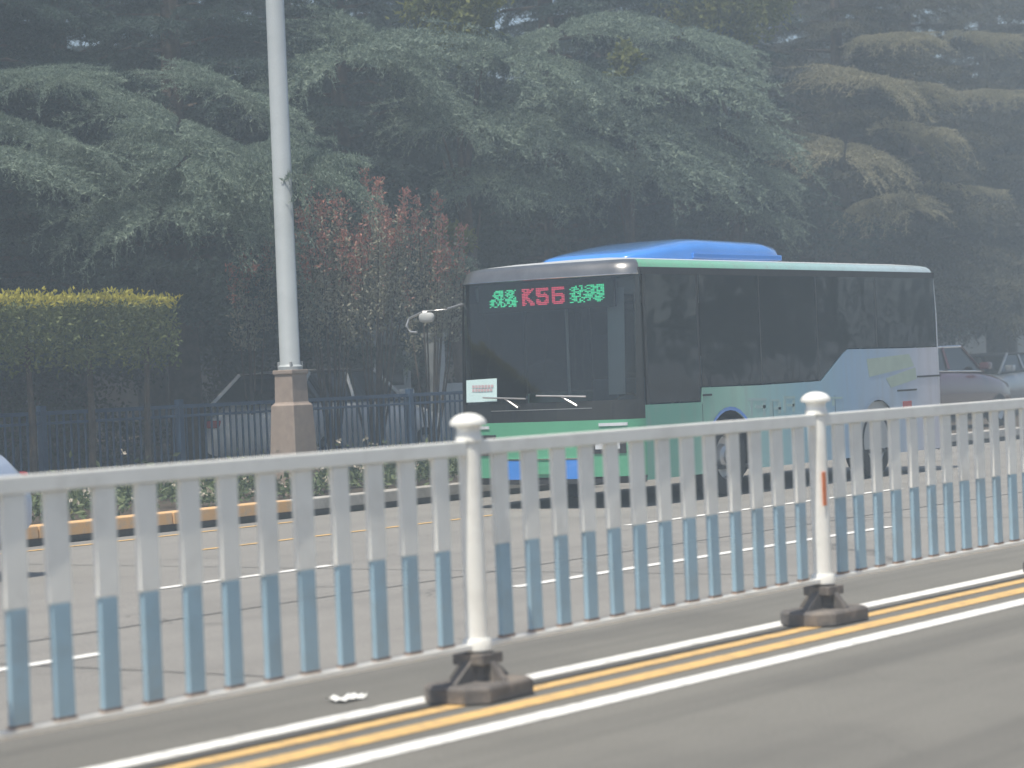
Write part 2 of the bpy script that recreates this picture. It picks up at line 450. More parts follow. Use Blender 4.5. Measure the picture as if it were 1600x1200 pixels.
# kerb of separate stones: a painted upper lip over a darker recessed base
kerb = MB().quad_box(-60, 150, 19.0, 19.16, -0.02, 0.09).build('kerb', 'seam'); tag(kerb, kind='structure')
st = [MB().quad_box(0.006, 0.994, 0, 0.3, 0.0, 0.13).mesh('kerb_stone', k, bevel=0.012) for k in ('kerb_paint', 'kerb')]
for i in range(-2, 62):
    o = link('kerb_stone', st[0] if i < 22 else st[1], kerb, (i, 18.93 + random.uniform(-.008, .008), 0.075 + random.uniform(-.004, .004)))
verge = tag(sheet('planting_strip', -60, 160, 19.2, 23.4, 0.17, 'soil', nx=40, ny=4), kind='structure')
yard = tag(sheet('yard_ground', -60, 160, 23.4, 70, 0.16, 'soil'), kind='structure')

# ================================================================== ROAD FENCE
FY = 7.17
fence = thing('road_fence', 'white steel median fence with half blue slats standing on the painted road lines', 'fence', (0, FY, 0))
PITCHF, P0, SPAN = 0.2479, 9.645, 3.47
post_me = MB().lathe([(0.0, 0.2), (0.055, 0.2), (0.055, 1.25), (0.0, 1.25)], seg=20).mesh('post', 'fence_white', smooth=True)
cap_me = MB().lathe([(0.06, 1.235), (0.067, 1.24), (0.067, 1.262), (0.06, 1.275), (0.058, 1.3), (0.064, 1.312), (0.088, 1.318), (0.09, 1.328),
                     (0.082, 1.345), (0.062, 1.362), (0.035, 1.373), (0.0, 1.377)], seg=24).mesh('cap', 'fence_white', smooth=True)
ring_me = MB().lathe([(0.0555, 0.235), (0.072, 0.235), (0.074, 0.27), (0.066, 0.29), (0.0555, 0.292)], seg=20).mesh('base_ring', 'fence_white', smooth=True)


def foot_mesh():
    b = MB()
    pts = []
    for sx, sy in ((-1, -1), (1, -1), (1, 1), (-1, 1)):      # cut-corner slab
        a, c = (0.27 * sx, 0.1 * sy), (0.19 * sx, 0.19 * sy)
        pts += [a, c] if sx * sy > 0 else [c, a]
    n = len(b.v)
    lev = [(1.0, 0.006), (1.0, 0.075), (0.93, 0.09)]
    b.grid([[(p[0] * s, p[1] * s, z) for p in pts] for s, z in lev], close=True)
    b.f.append(tuple(n + 16 + i for i in range(8))); b.f.append(tuple(n + i for i in range(8))[::-1])
    for ang in (0, 90, 180, 270):                            # sloping ribs up to the neck
        ln = 0.235 if ang in (0, 180) else 0.165
        m4 = Matrix.Rotation(R(ang), 3, 'Z')
        prof = [(0.03, 0.06), (ln, 0.06), (ln - 0.01, 0.1), (0.075, 0.2), (0.03, 0.2)]
        b.ngon([m4 @ Vector((x, -0.024, z)) for x, z in prof], m4 @ Vector((0, 0.048, 0)))
    b.quad_box(-0.088, 0.088, -0.088, 0.088, 0.17, 0.222)
    b.lathe([(0.0, 0.08), (0.062, 0.08), (0.062, 0.24), (0.0, 0.24)], seg=12)
    return b.mesh('foot', 'rubber_foot', bevel=0.006)


foot_me = foot_mesh()
SL = 0.048                                                   # half slat width
slat_me = MB().quad_box(-SL * 1.22, SL * 1.22, -0.013, 0.013, 0.73, 1.17).mesh('slat', 'fence_white', bevel=0.004)
sleeve_me = MB().quad_box(-SL, SL, -0.0135, 0.0135, 0.278, 0.7295).mesh('blue_half', 'fence_blue', bevel=0.004)
rust_me = MB().quad_box(-SL - 0.004, SL + 0.004, -0.0155, 0.0155, 0.2715, 0.283).mesh('rusty_joint', 'rust')
for k in range(-2, 5):
    px = P0 + k * SPAN
    p = link('post', post_me, fence, (px, 0, 0))
    link('cap', cap_me, p); link('base_ring', ring_me, p); link('foot', foot_me, p, rot=(0, 0, R(random.uniform(-4, 4))))
    if k == 1:
        MB().quad_box(-0.055, -0.012, -0.0555, -0.05, 0.70, 0.90).build('reflector', 'reflector', p, bevel=0.003)
        p['label'] = 'post with an orange reflector strip'
    x0, x1 = px + 0.053, px + SPAN - 0.053
    MB().quad_box(x0, x1, -0.028, 0.028, 1.172, 1.243).build('top_rail', 'fence_white', fence, bevel=0.008)
    MB().quad_box(x0, x1, -0.022, 0.022, 0.24, 0.27).build('bottom_rail', 'fence_white', fence, bevel=0.006)
    for j in range(1, 14):
        s = link('slat', slat_me, fence, (px + j * PITCHF + random.uniform(-.004, .004), 0, 0), (R(random.uniform(-.25, .25)), R(random.uniform(-.35, .35)), R(random.uniform(-3, 3))))
        link('blue_half', sleeve_me, s)
        link('rusty_joint', rust_me, s)

# crumpled paper on the road by the fence
rng = np.random.default_rng(3)
b = MB(); nx, ny = 9, 6
b.grid([[(-.1 + .2 * i / (nx - 1) + rng.normal() * .006, -.055 + .11 * j / (ny - 1) + rng.normal() * .006, 0.008 + abs(rng.normal()) * 0.012) for i in range(nx)] for j in range(ny)])
tag(b.build('paper_scrap', 'litter', loc=(9.37, 7.77, 0)), 'crumpled white paper scrap lying on the asphalt behind the fence', 'litter')

# ================================================================== LAMP POST
lp = onY(462, 775, 20.4); LX = lp.x
lamp = thing('lamp_post', 'tall grey street lamp pole on a brown stone pedestal', 'lamp post', (LX, 20.4, 0.17))
ped = MB()
ped.grid([[(s * h, t * h, z) for s, t in ((-1, -1), (1, -1), (1, 1), (-1, 1))] for h, z in ((.25, 0), (.25, .1), (.225, .12), (.185, 1.12), (.16, 1.14), (.15, 1.16), (.143, 1.5), (.16, 1.51), (.16, 1.56))], close=True)
ped.f.append(tuple(len(ped.v) - 4 + i for i in range(4)))
pd = ped.build('pedestal', 'pedestal', lamp, bevel=0.012)
MB().ngon([(-.08, -.219, .25), (.08, -.219, .25), (.07, -.203, .72), (-.07, -.203, .72)], (0, .02, 0)).build('access_door', 'pedestal', pd)
MB().quad_box(-.226, .226, -.226, .226, .118, .128).build('joint', 'seam', pd)
MB().lathe([(0.0, 1.56), (0.155, 1.56), (0.158, 1.6), (0.135, 1.62), (0.128, 1.63), (0.105, 9.5), (0.0, 9.5)], seg=24).build('pole', 'pole', lamp, smooth=True)
for a in range(4):
    t = R(45 + 90 * a)
    MB().lathe([(0.0, 1.6), (0.018, 1.6), (0.018, 1.66), (0.0, 1.665)], at=(0.143 * math.cos(t), 0.143 * math.sin(t), 0), seg=8).build('bolt', 'steel', lamp)
MB().tube([(0, 0, 9.2), (0, -.6, 9.75), (0, -1.8, 10.0)], [.055, .05, .04], 12).build('arm', 'pole', lamp, smooth=True)
hd = MB().grid([[(w * math.cos(t), y, 9.99 + h * math.sin(t)) for t in [2 * math.pi * k / 16 for k in range(16)]] for y, w, h in ((-1.7, .05, .04), (-1.85, .13, .07), (-2.2, .15, .07), (-2.4, .08, .04))], close=True)
hd.build('lamp_head', 'pole', lamp, smooth=True)

# ================================================================== BUS
BX, BY, BL, BW = 23.43, 15.21, 8.1, 2.5
bus = thing('city_bus', 'green and blue low-floor city bus with a lit route display and blue roof pod', 'bus', (BX, BY, 0))
XA, XB = 0.40, BL - 0.2                    # flat part of the sides
ZT = 2.67                                  # top of the glass band


def outline():
    """(x, y, tag) round the body from the rear end of the near side, over the front, to the far side and the rear"""
    pts = []
    for x in (XB, 6.0, 4.0, 2.0, 0.9, XA):
        pts.append((x, 0.0, 'side'))
    rf, n = 0.30, 7
    for k in range(1, n + 1):
        t = math.pi / 2 * k / n
        pts.append((XA - (XA - 0.10) * math.sin(t), rf - rf * math.cos(t), 'corner'))
    for k in range(1, 10):
        y = rf + (BW - 2 * rf) * k / 10
        q = (y - BW / 2) / (BW / 2 - rf)
        pts.append((0.10 - 0.10 * (1 - q * q), y, 'front'))
    for k in range(n, 0, -1):
        t = math.pi / 2 * k / n
        pts.append((XA - (XA - 0.10) * math.sin(t), BW - rf + rf * math.cos(t), 'corner'))
    for x in (XA, 0.9, 2.0, 4.0, 6.0, XB):
        pts.append((x, BW, 'side'))
    rr = 0.2
    for k in range(1, 5):
        t = math.pi / 2 * k / 4
        pts.append((XB + rr * math.sin(t), BW - rr + rr * math.cos(t), 'rear'))
    for k in range(1, 6):
        pts.append((BL, BW - rr - (BW - 2 * rr) * k / 6, 'rear'))
    for k in range(4, 0, -1):
        t = math.pi / 2 * k / 4
        pts.append((XB + rr * math.sin(t), rr - rr * math.cos(t), 'rear'))
    return pts


OUT = outline(); NP = len(OUT)
LEV = [(0.28, 0.03), (0.36, 0.0), (0.62, 0.0), (1.0, 0.0), (1.22, 0.0), (2.2, 0.0), (2.64, 0.012), (2.70, 0.022), (2.76, 0.045), (2.795, 0.085), (2.815, 0.16), (2.85, 0.45), (2.88, 0.85)]


def bv(i, lv, out=0.0):
    x, y, t = OUT[i % NP]; z, ins = LEV[lv]
    ins -= out
    x2 = BL / 2 + (x - BL / 2) * (BL / 2 - ins) / (BL / 2); y2 = BW / 2 + (y - BW / 2) * (BW / 2 - ins) / (BW / 2)
    fr = max(0.0, 1 - x / XA) if x < XA else 0.0
    rake = 0.13 * max(0.0, min(1.6, (z - 1.1) / 1.5)) ** 1.3
    x2 += fr ** 0.6 * rake
    if x > XB:
        x2 -= (x - XB) / 0.2 * 0.09 * max(0.0, (z - 1.7)) ** 1.5
    return (x2, y2, z)


def patch(name, mat, cond, out=0.0, parent=bus, **kw):
    b = MB()
    for lv in range(len(LEV) - 1):
        for i in range(NP):
            j = (i + 1) % NP
            if cond(i, j, lv):
                n = len(b.v)
                b.v += [bv(i, lv, out), bv(j, lv, out), bv(j, lv + 1, out), bv(i, lv + 1, out)]
                b.f.append((n, n + 1, n + 2, n + 3))
    return b.build(name, mat, parent, smooth=True, angle=50, **kw)


fi = [i for i in range(NP) if OUT[i][2] in ('corner', 'front')]
F0, F1 = fi[0] - 1, fi[-1] + 1                              # front segments run F0..F1
isf = lambda i: F0 <= i < F1
isg = lambda i: F0 + 2 <= i < F1 - 2                        # windscreen (wraps into the corners)
xmid = lambda i, j: (OUT[i][0] + OUT[j][0]) / 2
rear = lambda i, j: OUT[i][2] == 'rear' or OUT[j][2] == 'rear'
patch('front_bumper', 'front_green', lambda i, j, l: isf(i) and 1 <= l <= 2)
patch('skirt', 'trim', lambda i, j, l: (isf(i) or rear(i, j)) and l == 0)
patch('front_mask', 'bus_black', lambda i, j, l: isf(i) and (l == 3 or (l in (4, 5) and not isg(i))))
ws = patch('windscreen', 'screen_glass', lambda i, j, l: isg(i) and l in (4, 5))
patch('front_visor', 'visor_black', lambda i, j, l: 6 <= l <= 9 and (isf(i)))
patch('rear_panel', 'livery', lambda i, j, l: rear(i, j) and 1 <= l <= 4)
patch('rear_upper_panel', 'bus_white', lambda i, j, l: rear(i, j) and l == 5)
patch('roof_edge', 'roof_strip', lambda i, j, l: 6 <= l <= 9 and not isf(i))
rf_ = patch('roof', 'bus_white', lambda i, j, l: l >= 10)
b = MB(); b.v = [bv(i, len(LEV) - 1) for i in range(NP)]; b.f = [tuple(range(NP))]; b.build('roof_top', 'bus_white', bus)
# thin bright bead along the windscreen's upper edge
b = MB().tube([bv(i, 6, 0.006) for i in range(F0 + 1, F1)], 0.007, 6); b.build('bead', 'chrome', bus)


def arch(cx, r, z0, n=12):
    a0 = math.asin(min(1, (0.47 - z0) / r)) if z0 < 0.47 else 0
    return [(cx + r * math.cos(t), 0.47 + r * math.sin(t)) for t in [(-a0) + (math.pi + 2 * a0) * k / n for k in range(n + 1)]]


WH = (2.27, 6.1)
zs = 0.30


def side_panel(y, ext):
    pts = [(XA, zs)]
    pts += [(x, z) for x, z in arch(WH[0], 0.56, zs)][::-1] + [(x, z) for x, z in arch(WH[1], 0.56, zs)][::-1]
    pts += [(XB, zs), (XB, 1.69), (6.9, 1.69), (5.32, 1.70), (5.2, 1.66), (4.56, 1.31), (3.0, 1.3), (1.66, 1.31), (1.64, 1.14), (XA, 1.15)]
    return MB().ngon([(x, y, z) for x, z in pts], (0, ext, 0)).build('side_panel', 'livery', bus)


side_panel(0.0, 0.02); side_panel(BW, -0.02)
# side glass: panes with black frames, lower edge steps down at the driver's window and up over the engine
panes = [((0.50, 1.60), 1.15, 1.15), ((1.67, 3.06), 1.31, 1.31), ((3.09, 4.5), 1.31, 1.31)]
for y, e in ((0.002, 0.006), (BW - 0.002, -0.006)):
    for (x0, x1), z0, z1 in panes:
        MB().ngon([(x0, y, z0 + .012), (x1, y, z1 + .012), (x1, y, ZT - .035), (x0, y, ZT - .035)], (0, e, 0)).build('side_window', 'glass', bus)
    MB().ngon([(4.53, y, 1.32), (5.2, y, 1.675), (5.32, y, 1.715), (6.12, y, 1.71), (6.12, y, ZT - .035), (4.53, y, ZT - .035)], (0, e, 0)).build('side_window', 'glass', bus)
    MB().ngon([(6.15, y, 1.71), (XB - .02, y, 1.70), (XB - .02, y, ZT - .035), (6.15, y, ZT - .035)], (0, e, 0)).build('side_window', 'glass', bus)
    for x in (0.455, 1.605, 3.06, 4.5, 6.12):
        w = 0.045 if x < 2 else 0.03
        MB().quad_box(x, x + w, min(y, y + 4 * e), max(y, y + 4 * e), 1.14 if x < 1 else (1.312 if x < 5 else 1.712), ZT - .03).build('window_pillar', 'trim', bus)
    MB().quad_box(XA, XB, min(y, y + 4 * e), max(y, y + 4 * e), ZT - .035, ZT + .045).build('window_header', 'trim', bus)
# wheels and arch rims
for cx in WH:
    for y, s in ((0.0, 1), (BW, -1)):
        w = MB().lathe([(0.27, 0.03), (0.40, 0.015), (0.455, 0.045), (0.468, 0.10), (0.468, 0.22), (0.455, 0.27), (0.3, 0.29)], axis='Y', seg=36)
        w.v = [(v[0], v[1] * s, v[2]) for v in w.v]
        wo_ = w.build('wheel', 'tyre', bus, loc=(cx, y + 0.03 * s, 0.468), smooth=True)
        rm = MB().lathe([(0.275, 0.03), (0.255, 0.05), (0.24, 0.10), (0.16, 0.11), (0.14, 0.05), (0.09, 0.03), (0.085, 0.0), (0.0, 0.0)], axis='Y', seg=28)
        rm.v = [(v[0], v[1] * s, v[2]) for v in rm.v]
        rm.build('rim', 'steel', wo_, smooth=True)
        lo = MB(); aa = arch(cx, 0.565, 0.31, 18)
        lo.grid([[(x + (x - cx) * k, y - s * 0.006 * (1 if k > 0 else 0.5), 0.47 + (z - 0.47) * (1 + k)) for x, z in aa] for k in (-0.02, 0.055)])
        lo.build('wheel_arch_trim', 'bus_blue' if cx < 4 else 'livery', bus)
        bx = MB(); aa = arch(cx, 0.575, 0.31, 14)
        bx.grid([[(x, y + s * d, z) for x, z in aa] for d in (0.021, 0.5)]); bx.build('wheel_housing', 'trim', bus)
# front: blue inserts, headlamps, number plate area, wipers, joints
def front_pt(y, z, out):
    """point on the front skin at height z, pushed out"""
    q = (y - BW / 2) / (BW / 2 - 0.30)
    if abs(q) <= 1:
        x = 0.10 - 0.10 * (1 - q * q)
    else:
        d = (abs(y - BW / 2) - (BW / 2 - 0.30)) / 0.30
        x = XA - (XA - 0.10) * math.sqrt(max(0, 1 - min(1, d) ** 2))
    return (x - out + 0.13 * max(0, (z - 1.1) / 1.5) ** 1.3 * max(0, 1 - x / XA) ** 0.6, y, z)


def front_panel(name, mat, y0, y1, z0, z1, out, n=8, skew=0.0, parent=bus):
    b = MB()
    a = [[front_pt(y0 + (y1 - y0) * i / n, z + skew * i / n, out) for i in range(n + 1)] for z in (z0, z1)]
    bk = [[(p[0] + out + 0.01, p[1], p[2]) for p in r] for r in a]
    b.grid([a[0], a[1]]); b.grid([a[1], bk[1]]); b.grid([bk[0], a[0]])
    for c in (0, n):
        k = len(b.v); b.v += [a[0][c], a[1][c], bk[1][c], bk[0][c]]; b.f.append((k, k + 1, k + 2, k + 3))
    return b.build(name, mat, parent, smooth=True, angle=30)


front_panel('bumper_insert', 'bus_blue', 1.36, 1.72, 0.34, 0.56, 0.012)
front_panel('bumper_insert', 'bus_blue', 0.58, 0.94, 0.34, 0.56, 0.012)
front_panel('number_plate', 'front_green', 0.96, 1.34, 0.40, 0.54, 0.016)
front_panel('lower_grille', 'trim', 0.4, 1.96, 0.285, 0.335, 0.02, 14)
front_panel('chrome_strip', 'chrome', 0.5, 1.86, 0.565, 0.578, 0.018, 14)
for y0, y1 in ((0.12, 0.52), (1.84, 2.24)):
    h = front_panel('headlamp', 'trim', y0, y1, 0.62, 0.86, 0.012)
    for k in range(2):
        ym = y0 + (y1 - y0) * (0.3 + 0.4 * k)
        front_panel('lens', 'lamp_glass', ym - .065, ym + .065, 0.67, 0.81, 0.022, 6, parent=h)
front_panel('running_light', 'lamp_glass', 0.10, 0.42, 0.93, 0.965, 0.012, 6)
front_panel('running_light', 'lamp_glass', 1.94, 2.26, 0.93, 0.965, 0.012, 6)
front_panel('mask_joint', 'steel', 0.5, 1.9, 1.135, 1.142, 0.004, 14)
for ya, yb in ((0.55, 1.2), (1.35, 2.0)):
    p0 = Vector(front_pt((ya + yb) / 2 - .2, 1.17, 0.02)); p1 = Vector(front_pt(ya, 1.27, 0.035)); p2 = Vector(front_pt(yb, 1.30, 0.035))
    w = MB().tube([p0, (p1 + p2) / 2], 0.012, 6).build('wiper', 'steel', bus)
    MB().tube([p1, Vector(front_pt((ya + yb) / 2, 1.285, 0.035)), p2], 0.01, 6).build('blade', 'steel', w)
# interior seen through the glass
MB().quad_box(0.3, XB, 0.04, BW - 0.04, 0.33, 0.36).build('floor', 'trim', bus)
MB().quad_box(XB - .06, XB - .02, 0.06, BW - 0.06, 0.4, 2.6).build('rear_bulkhead', 'int_wall', bus)
MB().quad_box(5.4, XB - .1, 0.05, BW - .05, 0.38, 1.0).build('engine_deck', 'int_wall', bus)
MB().quad_box(0.34, 0.75, 0.3, BW - 0.3, 0.6, 1.2).build('dashboard', 'trim', bus, bevel=0.05)
MB().quad_box(0.5, XB - .1, 0.10, 0.42, 2.42, 2.62).build('ceiling_duct', 'int_wall', bus, bevel=0.05)
MB().quad_box(0.5, XB - .1, BW - .42, BW - .10, 2.42, 2.62).build('ceiling_duct', 'int_wall', bus, bevel=0.05)
sw = MB(); ring = [Vector((0.92, 0.62, 1.12)) + Vector((0.12 * math.cos(t), 0.2 * math.sin(t), 0.16 * math.cos(t))) for t in [2 * math.pi * k / 20 for k in range(21)]]
sw.tube(ring, 0.014, 8, cap=False); sw.tube([(0.92, 0.62, 1.12), (0.72, 0.62, 0.95)], 0.03, 8)
sw.build('steering_wheel', 'trim', bus, smooth=True)


def seat_mesh():
    b = MB()
    b.quad_box(0, 0.42, -0.2, 0.2, 0.42, 0.5)
    b.ngon([(0.38, -0.2, 0.48), (0.5, -0.2, 1.08), (0.43, -0.2, 1.1), (0.31, -0.2, 0.5)], (0, 0.4, 0))
    b.quad_box(0.15, 0.25, -0.05, 0.05, 0.0, 0.42)
    return b.mesh('seat', 'seat', bevel=0.025)


se = seat_mesh()
for sx, sy_, z in [(1.25, 0.6, 0.42)] + [(x, y, 0.36 if x < 5 else 0.98) for x in (2.3, 3.1, 3.9, 5.5, 6.3, 7.1) for y in (0.32, 0.74, 1.65, 2.05)]:
    link('seat', se, bus, (sx, sy_, z))
for x, y in ((1.75, 0.95), (2.9, 0.98), (4.3, 1.4), (3.6, 1.4), (5.2, 0.98), (1.1, 1.5)):
    MB().tube([(x, y, 0.36), (x, y, 2.45)], 0.017, 8).build('grab_pole', 'steel', bus)
MB().ngon([(0.36, 0.46, 1.28), (0.40, 0.26, 1.28), (0.46, 0.26, 2.5), (0.42, 0.46, 2.5)], (0.012, 0.006, 0)).build('sun_blind', 'grey_fabric', bus)
# route card low in the far corner of the windscreen
cp = [front_pt(y, z, 0.010) for y, z in ((2.30, 1.25), (1.80, 1.25), (1.80, 1.52), (2.30, 1.51))]
card = MB().ngon(cp, (0.006, 0, 0)).build('route_card', 'card', bus)
for z, w in ((1.432, 0.36), (1.388, 0.34)):
    for k in range(7):
        y = 2.2 - k * w / 7
        q = [front_pt(yy, zz, 0.0125) for yy, zz in ((y, z - .016), (y - w / 9, z - .016), (y - w / 9, z + .016), (y, z + .016))]
        MB().ngon(q, (0.002, 0, 0)).build('red_mark', 'card_red', card)
# route display: dot matrix behind the top of the windscreen
MB().quad_box(0.30, 0.36, 0.30, BW - 0.30, 2.28, 2.62).build('display_housing', 'trim', bus)
G_L = ["....#####..####.#.", "...######.#.####..", "...#..###..##.##..", "..#######.#####...", "...###.##..#.###..", "....##.#.#..###.#.",
       ".###.####.####.##.", "####..##..#######.", ".##.#.###..##.####", "###..###.#.##.###.", ".##..#.#.##..####.", "#..##..###..##.##."]
G_R = ["...#.##..####.####", ".###..#.#..#######", "#.###.#..##.###.##", ".##..####..##.#.##", "..#####.#####.####", "###.##...#.#####.#",
       ".##..#.######.####", ".#####..####.#.###", "#.##..######.####.", ".###.#.#..#.####.#", "..##.##..##..####.", "##..##.#......##.."]
G_K = ["#####.##.########..########", "##.####..########..########", ".#####...###.......##......", "#####....###..#....##......", "####.....#######...#######.", "####......#######..########",
       "#####..........##..##....##", "##.###...##....##..##....##", "##..###..###..###..##...###", "###..###.########..########", "##...###..######....######."]


def dots(name, rows, y0, y1, z0, z1, mat):
    b = MB(); nr, nc = len(rows), len(rows[0])
    dy, dz = (y1 - y0) / nc, (z1 - z0) / nr
    for r, row in enumerate(rows):
        for c, ch in enumerate(row):
            if ch == '#':
                y, z = y0 + (c + .5) * dy, z1 - (r + .5) * dz
                b.quad_box(0.292, 0.2995, y - abs(dy) * .36, y + abs(dy) * .36, z - dz * .33, z + dz * .33)
    return b.build(name, mat, bus)


dots('green_display_text', G_L, 2.04, 1.63, 2.345, 2.545, 'led_green')
dots('red_display_text', G_K, 1.57, 0.97, 2.345, 2.545, 'led_red')
dots('green_display_text', G_R, 0.9, 0.42, 2.345, 2.545, 'led_green')
# far mirror on an arm
mr = MB().tube([(0.35, BW - .05, 2.42), (0.1, BW + .02, 2.36), (-0.05, BW + .26, 2.34), (-0.02, BW + .5, 2.27)], 0.014, 8).build('mirror', 'steel', bus, smooth=True)
MB().grid([[(-0.04 + .05 * math.sin(a) ** .6 * math.cos(t), BW + .22 + .11 * math.sin(a) ** .6 * math.copysign(abs(math.sin(t)) ** .6, math.sin(t)), 2.27 + .06 * math.copysign(abs(math.cos(a)) ** .7, math.cos(a))) for t in [2 * math.pi * k / 14 for k in range(14)]] for a in [math.pi * k / 8 for k in range(9)]], close=True).build('mirror_housing', 'int_wall', mr, smooth=True)
MB().tube([(-0.02, BW + .5, 2.27), (-0.05, BW + .52, 2.18), (-0.05, BW + .46, 2.11), (-0.05, BW + .36, 2.1)], .014, 8).build('lower_arm', 'steel', mr)
# roof air-conditioning pod
rows = []
for x, hw, h in ((1.12, 0.42, 0.0), (1.15, 0.58, 0.06), (1.25, 0.68, 0.10), (1.5, 0.73, 0.15), (1.95, 0.78, 0.22), (2.35, 0.80, 0.27), (2.6, 0.81, 0.29), (4.1, 0.81, 0.28), (4.4, 0.78, 0.25), (4.62, 0.70, 0.14), (4.7, 0.6, 0.0)):
    rr = []
    for k in range(17):
        t = math.pi * k / 16
        c, s = math.cos(t), math.sin(t)
        rr.append((x, BW / 2 - hw * math.copysign(abs(c) ** 0.45, c), 2.84 + h * abs(s) ** 0.5))
    rows.append(rr)
ac = MB().grid(rows).build('roof_pod', 'bus_blue', bus, smooth=True, angle=55)
for y in (BW / 2 - .82, BW / 2 + .78):
    MB().quad_box(2.3, 4.45, y, y + .04, 2.86, 2.93).build('pod_side_rail', 'bus_blue', ac, bevel=0.012)
# printed shapes on the side
def decal(pts, mat, name='printed_shape'):
    return MB().ngon([(x, -0.003, z) for x, z in pts], (0, 0.002, 0)).build(name, mat, bus)


pz = lambda px, py: (onY(px, py, BY).x - BX, onY(px, py, BY).z)
decal([pz(1354, 561), pz(1420, 553), pz(1428, 572), pz(1358, 589)], 'decal_leaf')
decal([pz(1384, 591), pz(1430, 574), pz(1432, 592), pz(1392, 606)], 'decal_leaf')
for x0, x1, ya, yb in ((1168, 1198, 622, 626), (1172, 1176, 626, 650), (1180, 1196, 633, 638), (1192, 1196, 628, 650), (1204, 1218, 624, 627), (1203, 1207, 628, 648), (1209, 1220, 636, 640), (1216, 1220, 628, 646),
                       (1224, 1242, 619, 623), (1224, 1228, 624, 644), (1230, 1241, 631, 635), (1238, 1242, 625, 643), (1296, 1316, 620, 623), (1300, 1304, 624, 634)):
    decal([pz(x0, yb), pz(x1, yb), pz(x1, ya), pz(x0, ya)], 'decal_grey', 'printed_mark')
for x0, x1, y in ((1433, 1470, 587), (1402, 1432, 609), (1098, 1112, 616)):
    p0, p1 = pz(x0, y + 1.5), pz(x1, y - 1.5)
    MB().quad_box(p0[0], p1[0], -0.006, 0.0, p0[1] - .012, p0[1] + .012).build('vent_slot', 'trim', bus)
q0, q1 = pz(1411, 640), pz(1424, 626)
MB().quad_box(q0[0], q1[0], -0.006, 0.0, q0[1], q1[1]).build('filler_flap', 'lamp_red', bus, bevel=0.002)
for x in (1.64, 3.3, 4.9):
    MB().quad_box(x, x + 0.008, -0.0015, 0.001, 0.31, 1.12).build('panel_joint', 'trim', bus)


